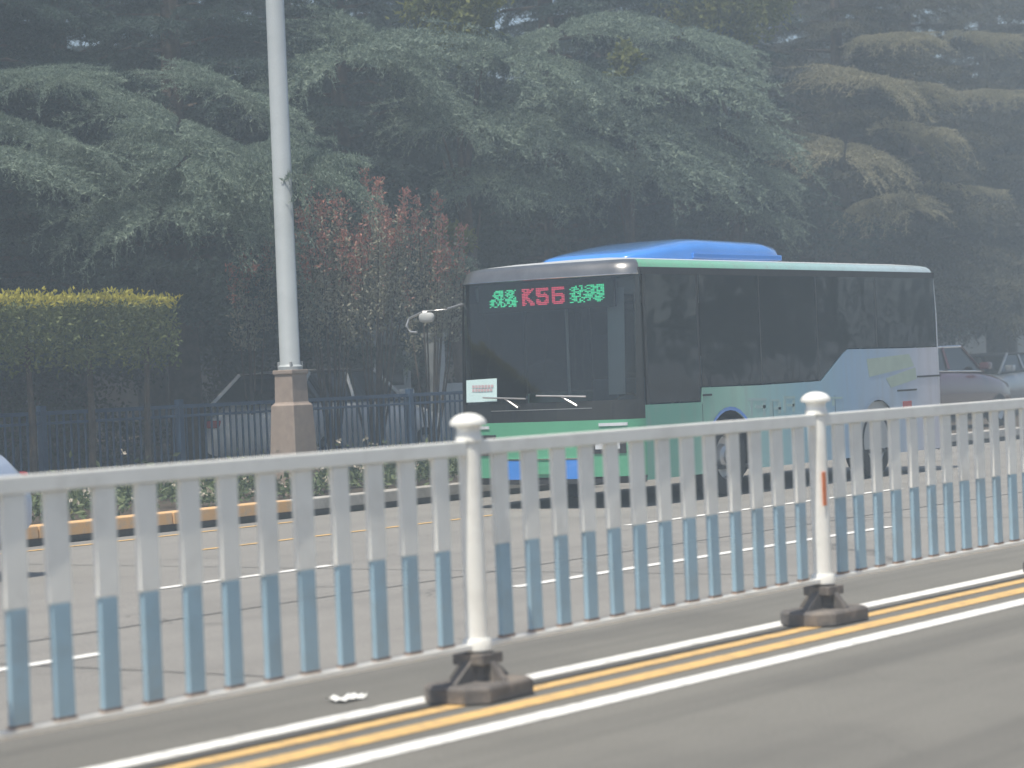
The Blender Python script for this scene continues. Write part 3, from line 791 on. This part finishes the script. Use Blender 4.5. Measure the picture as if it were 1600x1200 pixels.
# ================================================================== CARS
def make_car(name, label, mat, loc, rz, L=4.5, W=1.8, Hc=1.48, kind='sedan', trim='trim', group=None):
    """nose at +x; body loft, glass house, roof, wheels, lamps"""
    c = thing(name, label, 'car', loc, rz, group)
    hood, deck = {'sedan': (0.98, 1.05), 'notch': (1.0, 1.16), 'suv': (1.08, 1.15)}[kind]
    sec = [(-L / 2, .62, .5, .78), (-L / 2 + .06, .82, .35, .9), (-L / 2 + .35, .88, .25, deck - .03), (-L / 2 + .9, .9, .22, deck), (-.3, .9, .22, deck - .01), (.75, .9, .22, hood + .02),
           (L / 2 - .75, .88, .24, hood - .08), (L / 2 - .3, .84, .26, hood - .18), (L / 2 - .06, .74, .34, .74), (L / 2, .6, .42, .66)]
    rows = []
    for x, hw, z0, z1 in sec:
        hw *= W / 1.8; rr = []
        for k in range(20):
            t = 2 * math.pi * k / 20
            cc, ss = math.cos(t), math.sin(t)
            rr.append((x, hw * math.copysign(abs(cc) ** .4, cc), (z0 + z1) / 2 + (z1 - z0) / 2 * math.copysign(abs(ss) ** .45, ss)))
        rows.append(rr)
    b = MB().grid(rows, close=True)
    n = len(b.v); b.f += [tuple(range(20))[::-1], tuple(range(n - 20, n))]
    b.build('body', mat, c, smooth=True, angle=50)
    tail = -L / 2 + (.18 if kind == 'suv' else .5)
    gx = [(tail, deck - .03, .76), (tail + .55, Hc - .07, .64), (.25, Hc - .05, .64), (.95, hood - .02, .76)]
    k = W / 1.8
    q = [[(x, -hw * k, z) for x, z, hw in gx], [(x, hw * k, z) for x, z, hw in gx]]
    g = MB()
    g.f.append((0, 1, 2, 3)); g.v += q[0]; g.v += q[1]; g.f += [(7, 6, 5, 4), (0, 4, 5, 1), (3, 2, 6, 7)]
    g.build('windows', 'car_glass', c)
    rx0, rx1, hw = gx[1][0], gx[2][0], .655 * k
    MB().grid([[(rx0 - .06, y * hw, Hc - .06 + .0 * y) for y in (-1, -.6, 0, .6, 1)], [(rx0 + .2, y * hw, Hc - .012 - .03 * y * y) for y in (-1, -.6, 0, .6, 1)], [(rx1 - .2, y * hw, Hc - .01 - .03 * y * y) for y in (-1, -.6, 0, .6, 1)], [(rx1 + .05, y * hw, Hc - .055) for y in (-1, -.6, 0, .6, 1)]]).build('roof', mat, c, smooth=True)
    for s in (-1, 1):
        for (xa, za, ha), (xb, zb, hb) in ((gx[0], gx[1]), (gx[2], gx[3])):
            MB().tube([(xa, s * (ha * k + .005), za), (xb, s * (hb * k + .005), zb)], .035, 6).build('window_pillar', mat, c)
        MB().tube([(gx[1][0], s * (.64 * k + .008), Hc - .06), (gx[2][0], s * (.64 * k + .008), Hc - .05)], .024, 6).build('roof_trim', trim, c)
        MB().tube([(gx[0][0] + .05, s * (.765 * k + .005), deck - .01), (gx[3][0] - .1, s * (.765 * k + .005), hood + .0)], .016, 6).build('sill_trim', trim, c)
        xm = (gx[1][0] + gx[2][0]) / 2 + .1
        MB().tube([(xm, s * (.645 * k + .006), Hc - .07), (xm, s * (.77 * k + .004), deck)], .03, 4).build('window_pillar', mat, c)
        mi = MB().quad_box(.62, .8, s * .84 * k + (0 if s > 0 else -.2), s * .84 * k + (.2 if s > 0 else 0), hood + .03, hood + .17); mi.build('mirror', mat, c, bevel=.04)
        for wx in (-L / 2 + .85, L / 2 - .9):
            w = MB().lathe([(.2, 0), (.29, 0), (.325, .03), (.325, .17), (.29, .2), (.2, .2)], axis='Y', seg=24)
            wo2 = w.build('wheel', 'tyre', c, (wx, s * (.9 * k) - (.2 if s > 0 else 0) + .005 * s, .325), smooth=True)
            MB().lathe([(.2, .02 if s < 0 else .18), (.1, .05 if s < 0 else .15), (0, .03 if s < 0 else .17)], axis='Y', seg=16).build('rim', 'steel', wo2)
        MB().quad_box(L / 2 - .16, L / 2 + .0, s * .52 * k - .14, s * .52 * k + .14, .62, .74).build('headlight', 'lamp_glass', c, bevel=.03)
        MB().quad_box(-L / 2 - .0, -L / 2 + .2, s * .62 * k - .12, s * .62 * k + .12, .78, .9).build('tail_light', 'lamp_red', c, bevel=.03)
    return c


M['car_blue'] = paint('pale_blue_car_paint', (0.5, 0.56, 0.68), 0.25, 0.04, 2, metallic=0.3, coat=0.6)
M['car_white'] = paint('white_car_paint', (0.75, 0.76, 0.76), 0.25, 0.04, 2, coat=0.6)
M['car_dark'] = paint('dark_red_car_paint', (0.06, 0.02, 0.025), 0.22, 0.1, 2, coat=0.8)
M['car_silver'] = paint('silver_car_paint', (0.4, 0.42, 0.44), 0.25, 0.05, 2, metallic=0.4, coat=0.6)
make_car('parked_car', 'pale silver-blue sedan driving in the lane ahead of the bus', M['car_blue'], (onY(44, 690, 16.6).x - 2.95, 16.6, 0), math.pi, Hc=1.56, kind='notch')
wc = onY(540, 575, 24.7)
make_car('parked_car', 'white car parked behind the blue railing beside the lamp post', M['car_white'], (wc.x - .4, 24.7, .16), R(4), L=4.3, Hc=1.62, kind='suv')
dc = onY(1500, 560, 21.2)
make_car('parked_car', 'dark red car with bright window trim behind the bus tail', M['car_dark'], (dc.x - 1.15, 21.4, .17), 0, L=4.6, Hc=1.62, kind='suv', trim='chrome')
make_car('parked_car', 'silver sedan parked beyond the dark red car', M['car_silver'], (onY(1560, 580, 24.6).x - .7, 24.6, .16), R(180), L=4.5, Hc=1.45)

# ================================================================== BLUE RAILING
RY, RX0, RX1 = 23.0, 17.0, 33.0
rail = thing('blue_railing', 'dark blue iron railing with thin upright bars behind the flower bed', 'railing', (0, RY, 0.17))
for z in (1.12, 1.0, 0.12):
    MB().quad_box(RX0, RX1, -.02, .02, z, z + (.05 if z > 1.1 else .035)).build('rail', 'iron_blue', rail, bevel=.004)
bar_me = MB().quad_box(-.011, .011, -.011, .011, 0.02, 1.12).mesh('bar', 'iron_blue')
rp_me = MB().quad_box(-.045, .045, -.045, .045, 0, 1.24).mesh('post', 'iron_blue', bevel=.008)
x = RX0; i = 0
while x < RX1:
    if i % 20 == 0:
        link('post', rp_me, rail, (x, 0, 0))
    else:
        link('bar', bar_me, rail, (x, -.0005, 0))
    x += .125; i += 1

bw_ = thing('backdrop_wall', 'long dark wall added behind the trees to block the bright sky', 'wall', (60, 54, 0))  # added to stop bright sky showing low between the trees
MB().quad_box(-110, 120, -.15, .15, 0, 4.2).build('wall_face', 'soil', bw_)
MB().quad_box(-110, 120, -.22, .22, 4.2, 4.32).build('coping', 'seam', bw_)

# pale gate pillar and low wall behind the railing
gp = onY(680, 550, 24.2)
gate = thing('gate_pillar', 'slim pale concrete pillar with a low wall behind the railing', 'pillar', (gp.x, 24.2, .16))
MB().quad_box(-.1, .1, -.12, .12, 0, 2.05).build('shaft', 'wall', gate, bevel=.01)
MB().quad_box(-.14, .14, -.16, .16, 2.05, 2.12).build('coping', 'wall', gate, bevel=.01)
MB().quad_box(.1, 1.6, -.09, .09, 0, 1.3).build('low_wall', 'wall', gate, bevel=.01)
gb = onY(583, 530, 27.0)
hut = thing('guard_hut', 'small pale hut with one dark window in the shade of the trees', 'hut', (gb.x, 27.0, .16))
MB().quad_box(-.5, .5, -.4, .4, 0, 2.4).build('wall', 'wall', hut)
MB().quad_box(-.65, .65, -.55, .55, 2.4, 2.5).build('roof', 'wall', hut, bevel=.02)
wf = MB().quad_box(-.28, .28, -.415, -.4, 1.3, 2.0).build('window', 'trim', hut)
MB().quad_box(-.24, .24, -.425, -.416, 1.34, 1.96).build('pane', 'car_glass', wf)


# ================================================================== VEGETATION
def bough(seed, L=3.0, dens=1.0, bs=0.8, s0=.14, tw=.40, hang=(.06, .18), flat=.5, spread=.55):
    """one drooping cedar bough, reaching along +x: flat side twigs with hanging branchlets set with needles"""
    g = np.random.default_rng(seed)
    out = []
    wob = g.normal(size=3) * .12
    def axis(s):
        return np.stack([s * L, wob[0] * np.sin(3 * s) * L * .3, L * (.10 * s - .17 * s ** 2.2)], -1)
    nt = int(46 * dens)
    for i in range(nt):
        s = s0 + (1 - s0) * (i + g.random()) / nt
        side = 1 if i % 2 else -1
        tl = (tw * L * (1 - .8 * s) + .18) * g.uniform(.4, 1.15)
        ang = R(g.uniform(40, 72))
        d = np.array([math.cos(ang), side * math.sin(ang), g.uniform(-.05, .12)])
        a0 = axis(np.array(s))
        n = max(6, int(tl / (.02 * bs)))
        t = np.linspace(.03, 1, n)
        dr = g.uniform(.1, .55)
        P = a0 + d * (tl * t)[:, None]; P[:, 2] -= dr * tl * t ** 2
        D = d + g.normal(size=(n, 3)) * spread; D[:, 2] += .1
        out.append(blades(P, D, bs * g.uniform(.07, .13, n), bs * g.uniform(.022, .038, n), g))
        nb = max(3, int(tl / (.07 * bs)))
        for q in g.uniform(.15, 1.0, nb):
            p = a0 + d * tl * q; p = p.copy(); p[2] -= dr * tl * q ** 2
            hl = g.uniform(*hang)
            hd = np.array([d[0] * .35, d[1] * .35, -1.0]) + g.normal(size=3) * .25
            if g.random() < flat:                                # a twiglet lying in the bough's plane instead of hanging
                a2 = R(g.choice((-1, 1)) * g.uniform(30, 60)); hl = tl * g.uniform(.16, .34) * (1.15 - q) + .05
                hd = np.array([d[0] * math.cos(a2) - d[1] * math.sin(a2), d[0] * math.sin(a2) + d[1] * math.cos(a2), g.uniform(-.35, .0)])
            hd /= np.linalg.norm(hd)
            k = max(4, int(hl / (.034 * bs))); tt = np.linspace(0, 1, k)
            PP = p + hd * (hl * tt)[:, None]
            out.append(blades(PP, hd * .5 + g.normal(size=(k, 3)) * spread, bs * g.uniform(.06, .11, k), bs * g.uniform(.02, .034, k), g))
    return np.concatenate(out)


BOUGHS = [bough(s) for s in (11, 12, 13, 14)]


def cedar_mesh(seed, h, rmax, n, mat, zlow=2.3):
    g = np.random.default_rng(seed); out = []; tw = MB()
    az = g.random() * 6.28
    for i in range(n):
        u = (i + g.random() * .8) / n
        z = zlow + (h - zlow - .4) * u ** 1.15
        ln = (rmax * (1 - (z / h)) ** .75 + .35) * g.uniform(.7, 1.12)
        az += 2.39996 + g.normal() * .25
        B = BOUGHS[g.integers(len(BOUGHS))] * (ln / 3.0)
        if g.random() < .5:
            B = B * np.array([1, -1, 1])
        tilt = g.uniform(-.16, .08)
        ct, st_ = math.cos(tilt), math.sin(tilt)
        Rt = np.array([[ct, 0, -st_], [0, 1, 0], [st_, 0, ct]])
        ca, sa = math.cos(az), math.sin(az)
        Rz = np.array([[ca, -sa, 0], [sa, ca, 0], [0, 0, 1]])
        out.append(B @ (Rz @ Rt).T + np.array([0, 0, z]))
        e = Rz @ Rt @ np.array([ln * .62, 0, -.04 * ln])
        tw.tube([(0, 0, z), tuple(e * .5 + np.array([0, 0, z + .06 * ln])), tuple(e + np.array([0, 0, z]))], [.05 * ln / 3, .03 * ln / 3, .01], 5, cap=False)
    cr = soup('crown', np.concatenate(out), mat)
    tr = MB().tube([(0, 0, -.3), (.05, .02, h * .3), (0, .05, h * .65), (0, 0, h)], [h * .022, h * .016, h * .009, .02], 12).mesh('trunk', 'bark', smooth=True)
    return cr, tr, tw.mesh('limbs', 'bark')


CED = [cedar_mesh(21, 12.5, 4.3, 84, 'cedar'), cedar_mesh(22, 14.0, 4.7, 88, 'cedar'), cedar_mesh(23, 13.0, 4.6, 80, 'cedar_olive')]


def cedar(kind, x, y, rz, s, label, group='cedars behind the railing'):
    t = thing('cedar_tree', label, 'tree', (x, y, .16), rz, group)
    t.scale = (s, s, s)
    for nm, me in zip(('crown', 'trunk', 'limbs'), CED[kind]):
        link(nm, me, t)
    return t


front_row = [(0, 25.4, 28.2, 0.4, 1.0, 'blue-green cedar standing behind the clipped hedge'),
             (1, 29.6, 27.6, 2.1, 0.98, 'blue-green cedar whose drooping bough reaches the lamp post'),
             (0, 35.2, 28.8, 3.7, 1.05, 'blue-green cedar rising behind the red-tipped shrubs'),
             (1, 40.2, 27.6, 5.2, 1.05, 'tall blue-green cedar spreading above the front of the bus'),
             (1, 46.0, 28.2, 1.2, 1.1, 'large blue-green cedar with long level boughs above the roof pod of the bus'),
             (2, 51.0, 27.0, 2.9, 1.1, 'olive brown cedar above the tail of the bus'),
             (2, 57.0, 28.2, 4.6, 1.15, 'olive brown cedar beside the silver sedan')]
FR = [cedar(*a) for a in front_row]
BIG = [soup('bough', bough(s_, 3.0, 1.05, .3, .45, .46, (.04, .13), .72, .42), 'cedar_sunlit') for s_ in (31, 32, 33, 35, 36)]
BIG_OLIVE = soup('bough', bough(34, 3.0, 1.05, .3, .45, .46, (.04, .13), .72, .42), 'cedar_olive_sunlit')


def add_bough(tree, px, py, Y, k, rise=.12, width=1.0):
    """a long outer bough of that tree whose tip is seen at that pixel, at distance Y across the road"""
    tip = onY(px, py, Y); o = tree.location; s = tree.scale.x
    d = Vector((tip.x - o.x, tip.y - o.y)); ln = d.length
    me = BIG_OLIVE if k == 'olive_lit' else BIG[(k + int(px)) % len(BIG)]
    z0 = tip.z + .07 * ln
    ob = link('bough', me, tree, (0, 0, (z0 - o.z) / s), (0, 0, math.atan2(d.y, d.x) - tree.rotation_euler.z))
    q = ln / 3.0 / s
    ob.scale = (q, q * width, q); ob.rotation_euler[0] = R((px * 37 % 50) - 25)
    return ob


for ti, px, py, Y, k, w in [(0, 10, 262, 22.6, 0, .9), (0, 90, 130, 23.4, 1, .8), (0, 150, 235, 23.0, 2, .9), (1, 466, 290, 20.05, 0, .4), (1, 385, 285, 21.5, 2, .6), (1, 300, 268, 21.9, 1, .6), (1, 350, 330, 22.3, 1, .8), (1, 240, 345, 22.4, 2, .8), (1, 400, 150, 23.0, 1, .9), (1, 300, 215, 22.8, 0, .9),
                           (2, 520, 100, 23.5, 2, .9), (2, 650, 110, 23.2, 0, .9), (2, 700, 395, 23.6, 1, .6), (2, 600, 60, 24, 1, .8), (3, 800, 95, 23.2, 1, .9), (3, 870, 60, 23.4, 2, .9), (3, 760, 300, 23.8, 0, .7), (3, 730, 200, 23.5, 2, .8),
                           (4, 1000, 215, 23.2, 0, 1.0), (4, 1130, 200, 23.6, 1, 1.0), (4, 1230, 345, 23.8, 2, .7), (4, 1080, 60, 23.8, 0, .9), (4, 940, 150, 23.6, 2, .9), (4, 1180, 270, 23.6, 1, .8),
                           (5, 1380, 130, 23.0, 'olive_lit', .8), (5, 1480, 140, 23.2, 'olive_lit', .8), (5, 1330, 250, 23.0, 'olive_lit', .8), (5, 1560, 300, 23.6, 'olive_lit', .8), (5, 1420, 330, 23.2, 'olive_lit', .7), (5, 1500, 215, 22.8, 'olive_lit', .7), (5, 1440, 60, 23.4, 'olive_lit', .8), (4, 1150, 130, 23.0, 3, .8), (4, 1010, 280, 23.4, 1, .7), (3, 880, 230, 23.2, 2, .8), (6, 1590, 150, 24.2, 'olive_lit', .8), (6, 1595, 60, 24.4, 'olive_lit', .8)]:
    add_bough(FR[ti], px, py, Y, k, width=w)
lb2 = 'dark cedar in the shaded second row of the grove'
for i, (x, y) in enumerate([(20.5, 30.5), (26.5, 31.5), (31.8, 32.6), (37.5, 32.0), (43.2, 33.2), (49.4, 32.4), (55.6, 33.6), (62.0, 32.0), (29.0, 37.5), (36.0, 38.5), (43.5, 39.0), (51.5, 39.5), (60.0, 40.0), (68.0, 39.0), (48.0, 46.0), (59.0, 47.0), (70.0, 46.0), (38.0, 45.0), (63.5, 27.0), (69.0, 31.5), (75.0, 34.0), (78.0, 42.0), (72.0, 27.5), (66.0, 35.5), (82.0, 37.0)]):
    cedar((0, 1, 1)[i % 3] if x < 54 else 2, x, y, i * 1.7, 1.15 + .12 * (i % 3), lb2, 'cedars in the shaded back rows')


lb3 = 'unseen cedar added across the road for the bus windows to reflect'
for i, x in enumerate((47, 56, 63, 74, 83, 96)):  # trees out of view, added only to be mirrored in the bus glass
    cedar(i % 2, x, -13.5 - (i * 5 % 3), i * 1.1, .9, lb3, 'unseen cedars added for window reflections')


def leaf_cloud(g, n, centre, rad, lmin, lmax, wr, up_bias=.2):
    """leaves in clumps through an ellipsoid"""
    nc = max(6, n // 160)
    cc = g.normal(size=(nc, 3)); cc = unit(cc) * (g.random((nc, 1)) ** .45)
    cc = cc * np.array(rad) + np.array(centre)
    idx = g.integers(nc, size=n)
    P = cc[idx] + g.normal(size=(n, 3)) * np.array(rad) * .13
    D = g.normal(size=(n, 3)); D[:, 2] += up_bias
    L = g.uniform(lmin, lmax, n)
    return leaves(P, D, L, L * wr, g)


def broadleaf(x, y, h, rad, n, label, seed, mat='broad', group='broadleaf trees in the grove'):
    g = np.random.default_rng(seed)
    t = thing('broadleaf_tree', label, 'tree', (x, y, .16), 0, group)
    link('crown', soup('crown', leaf_cloud(g, n, (0, 0, h - rad[2] * .8), rad, .08, .16, .55), mat), t)
    MB().tube([(0, 0, -.2), (.1, 0, h * .35), (0, .1, h * .7)], [.16, .12, .06], 10).build('trunk', 'bark', t, smooth=True)
    lm = MB()
    for k in range(7):
        a = k * .9
        lm.tube([(0.05, 0, h * (.35 + .04 * k)), (rad[0] * .45 * math.cos(a), rad[1] * .45 * math.sin(a), h * (.5 + .05 * k))], [.05, .015], 6)
    lm.build('limbs', 'bark', t)
    return t


def at_px(px, py, Y, rad, n, label, seed):
    p = onY(px, py, Y); broadleaf(p.x, Y, p.z + rad[2] * .8 - .16, rad, n, label, seed)


at_px(715, 0, 25.2, (.9, .9, .9), 6000, 'yellow-green broadleaf tree peeping over the cedar boughs near the lamp post', 41)
at_px(1130, -15, 25.6, (1.6, 1.2, 1.1), 9000, 'yellow-green broadleaf tree high between the cedars above the roof pod', 42)
at_px(975, 98, 25.0, (.45, .45, .4), 1500, 'small yellow-green tree half hidden between the cedars', 43)
at_px(708, 388, 24.2, (.5, .45, .5), 1700, 'low yellow-green sapling just beside the bus front', 44)


def photinia(px, py, Y, shoots, spread, label, seed):
    """tall shrub of upright shoots, green below and red at the tips; py = pixel height of its top"""
    g = np.random.default_rng(seed)
    top = onY(px, py, Y)
    t = thing('photinia_shrub', label, 'shrub', (top.x, Y, .17), 0, 'red-tipped shrubs behind the railing')
    H = top.z - .17
    gr, rd = [], []
    st_ = MB()
    for k in range(shoots):
        a, r = g.random() * 6.28, spread * math.sqrt(g.random())
        hk = H * g.uniform(.68, 1.0) * (1 - .12 * r / spread)
        e = np.array([r * math.cos(a), r * math.sin(a), hk])
        bs = np.array([e[0] * .08, e[1] * .08, 0.1]); md = np.array([e[0] * .6, e[1] * .6, hk * .55])
        u = np.linspace(0, 1, 30)[:, None]
        curve = (1 - u) ** 2 * bs + 2 * u * (1 - u) * md + u ** 2 * e
        st_.tube([tuple(curve[i]) for i in (0, 7, 15, 22, 29)], [.02, .017, .012, .008, .004], 5, cap=False)
        n = int(hk * 120)
        uu = g.uniform(.56, 1.0, n)
        P = np.stack([np.interp(uu, u[:, 0], curve[:, c]) for c in range(3)], -1)
        thick = .05 + .16 * (1 - uu)
        P[:, :2] += g.normal(size=(n, 2)) * thick[:, None] * .7
        D = g.normal(size=(n, 3)) * .8; D[:, 2] += .8
        L = g.uniform(.045, .085, n)
        red = (uu > .86 + .06 * g.normal(size=n)) & (g.random(n) < .8)
        for lst, mk in ((gr, ~red), (rd, red)):
            if mk.any():
                lst.append(leaves(P[mk], D[mk], L[mk], L[mk] * .42, g))
    link('foliage', soup('foliage', np.concatenate(gr), 'photinia'), t)
    link('red_shoots', soup('red_shoots', np.concatenate(rd), 'photinia_red'), t)
    st_.build('stems', 'bark', t)
    return t


photinia(500, 205, 23.5, 12, .6, 'red-tipped shrub just behind the lamp post', 51)
photinia(565, 222, 23.5, 17, .8, 'tallest reddest shrub, between the lamp post and the bus front', 52)
photinia(655, 265, 23.6, 11, .75, 'lower red-tipped shrub beside the bus front', 53)
photinia(378, 225, 24.6, 5, .5, 'thin red-tipped shrub half hidden by the cedar bough', 54)

# clipped hedge on stems
hr = onY(270, 460, 22.2)
HX1, HX0, HZ1, HZ0 = hr.x, hr.x - 9.0, hr.z - .05, 1.75
hedge = thing('clipped_hedge', 'square clipped hedge on bare stems with its sunlit top coloured bright yellow-green', 'hedge', ((HX0 + HX1) / 2, 22.5, .17))
g = np.random.default_rng(61)
def boxleaves(n, lo, hi, l0, l1, mask=None, bias=(0, -.3, .2)):
    P = g.random((n, 3)) * (np.array(hi) - np.array(lo)) + np.array(lo)
    if mask is not None:
        P = P[mask(P)]
    D = g.normal(size=P.shape) + np.array(bias); L = g.uniform(l0, l1, len(P))
    return leaves(P, D, L, L * .5, g)
hl = (HX1 - HX0) / 2
zz0, zz1 = HZ0 - .17, HZ1 - .17
skin = lambda P: (P[:, 1] < -.28 + .12 * g.random(len(P))) | (P[:, 0] > hl - .2) | (P[:, 2] > zz1 - .22) | (g.random(len(P)) < .25)
low = lambda P: skin(P) & (P[:, 2] > zz0 + .35 * np.sin(P[:, 0] * 2.1) ** 2 * g.random(len(P)) + .25 * g.random(len(P)))
link('foliage', soup('foliage', boxleaves(52000, (-hl, -.42, zz0 - .1), (hl, .42, zz1 - .03), .05, .09, low), 'hedge'), hedge)
link('sunlit_top_growth', soup('sunlit_top_growth', np.concatenate([boxleaves(9000, (-hl, -.44, zz1 - .1), (hl, .44, zz1 + .02), .05, .085, None, (0, -.2, 1.0)),
     boxleaves(1300, (-hl, -.43, zz1), (hl, .42, zz1 + .1), .05, .08, lambda P: np.sin(P[:, 0] * 7) * np.cos(P[:, 0] * 3.1) > -.2, (0, -.2, 1.2))]), 'hedge_sunlit_top'), hedge)
for k in range(9):
    xx = -hl + .4 + k * (2 * hl - .6) / 8
    MB().tube([(xx, .05 * math.sin(k), -.1), (xx + .06 * math.cos(k * 2), 0, 1.0), (xx, 0, 2.1)], [.05, .045, .03], 8).build('stem', 'bark', hedge, smooth=True)


# low flowering bed in the planting strip
g = np.random.default_rng(71)
P = []
for k in range(420):
    cx, cyy = g.uniform(8, 40), g.uniform(19.45, 22.7)
    n = 55; hh = g.uniform(.2, .55)
    q = g.normal(size=(n, 3)) * np.array([.2, .18, hh * .35]); q[:, 2] = np.abs(q[:, 2]) + .05
    P.append(q + np.array([cx, cyy, .17]))
P = np.concatenate(P); D = g.normal(size=P.shape); D[:, 2] += .7; L = g.uniform(.06, .13, len(P))
tag(link('flower_bed_plants', soup('bed_foliage', leaves(P, D, L, L * .45, g), 'bed')), 'low leafy green plants filling the strip behind the kerb', 'plants', kind='stuff')
sel = g.random(len(P)) < .03
Q = P[sel] + np.array([0, 0, .06]); D = g.normal(size=Q.shape); L = g.uniform(.04, .07, len(Q))
tag(link('pale_flowers', soup('bed_petals', np.concatenate([leaves(Q, g.normal(size=Q.shape), L, L * .8, g) for _ in range(4)]), 'petal')), 'pale cream flowers scattered over the leafy strip behind the kerb', 'flowers', kind='stuff')


def bush(x, y, rx, rz_, n, label, seed):
    t = thing('dark_shrub', label, 'shrub', (x, y, .16), 0, 'dark shrubs under the trees')
    gg = np.random.default_rng(seed)
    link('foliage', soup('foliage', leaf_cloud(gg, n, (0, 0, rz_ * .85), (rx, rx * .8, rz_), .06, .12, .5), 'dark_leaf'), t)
    st2 = MB()
    for k in range(5):
        st2.tube([(0, 0, -.1), (rx * .4 * math.cos(k * 1.3), rx * .4 * math.sin(k * 1.3), rz_)], [.03, .012], 6)
    st2.build('stems', 'bark', t)


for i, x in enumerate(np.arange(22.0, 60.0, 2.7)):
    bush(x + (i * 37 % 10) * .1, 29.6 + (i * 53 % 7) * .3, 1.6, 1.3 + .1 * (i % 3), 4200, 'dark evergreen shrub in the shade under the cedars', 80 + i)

# ================================================================== HAZE: added volume standing in for the car window's milky veil
mt, nt, pb, po = nmat('veil_haze'); nt.nodes.remove(pb)
pv = N(nt, 'ShaderNodeVolumePrincipled', i_Density=0.0045, i_Anisotropy=0.0)
pv.inputs['Color'].default_value = (0.72, 0.87, 1.0, 1)
nt.links.new(pv.outputs[0], po.inputs['Volume'])
hz = MB().quad_box(-60, 230, -60, 190, -1.1, 22).build('haze', mt); tag(hz, 'thin pale haze added for the milky veil on the car window', 'haze', kind='stuff')
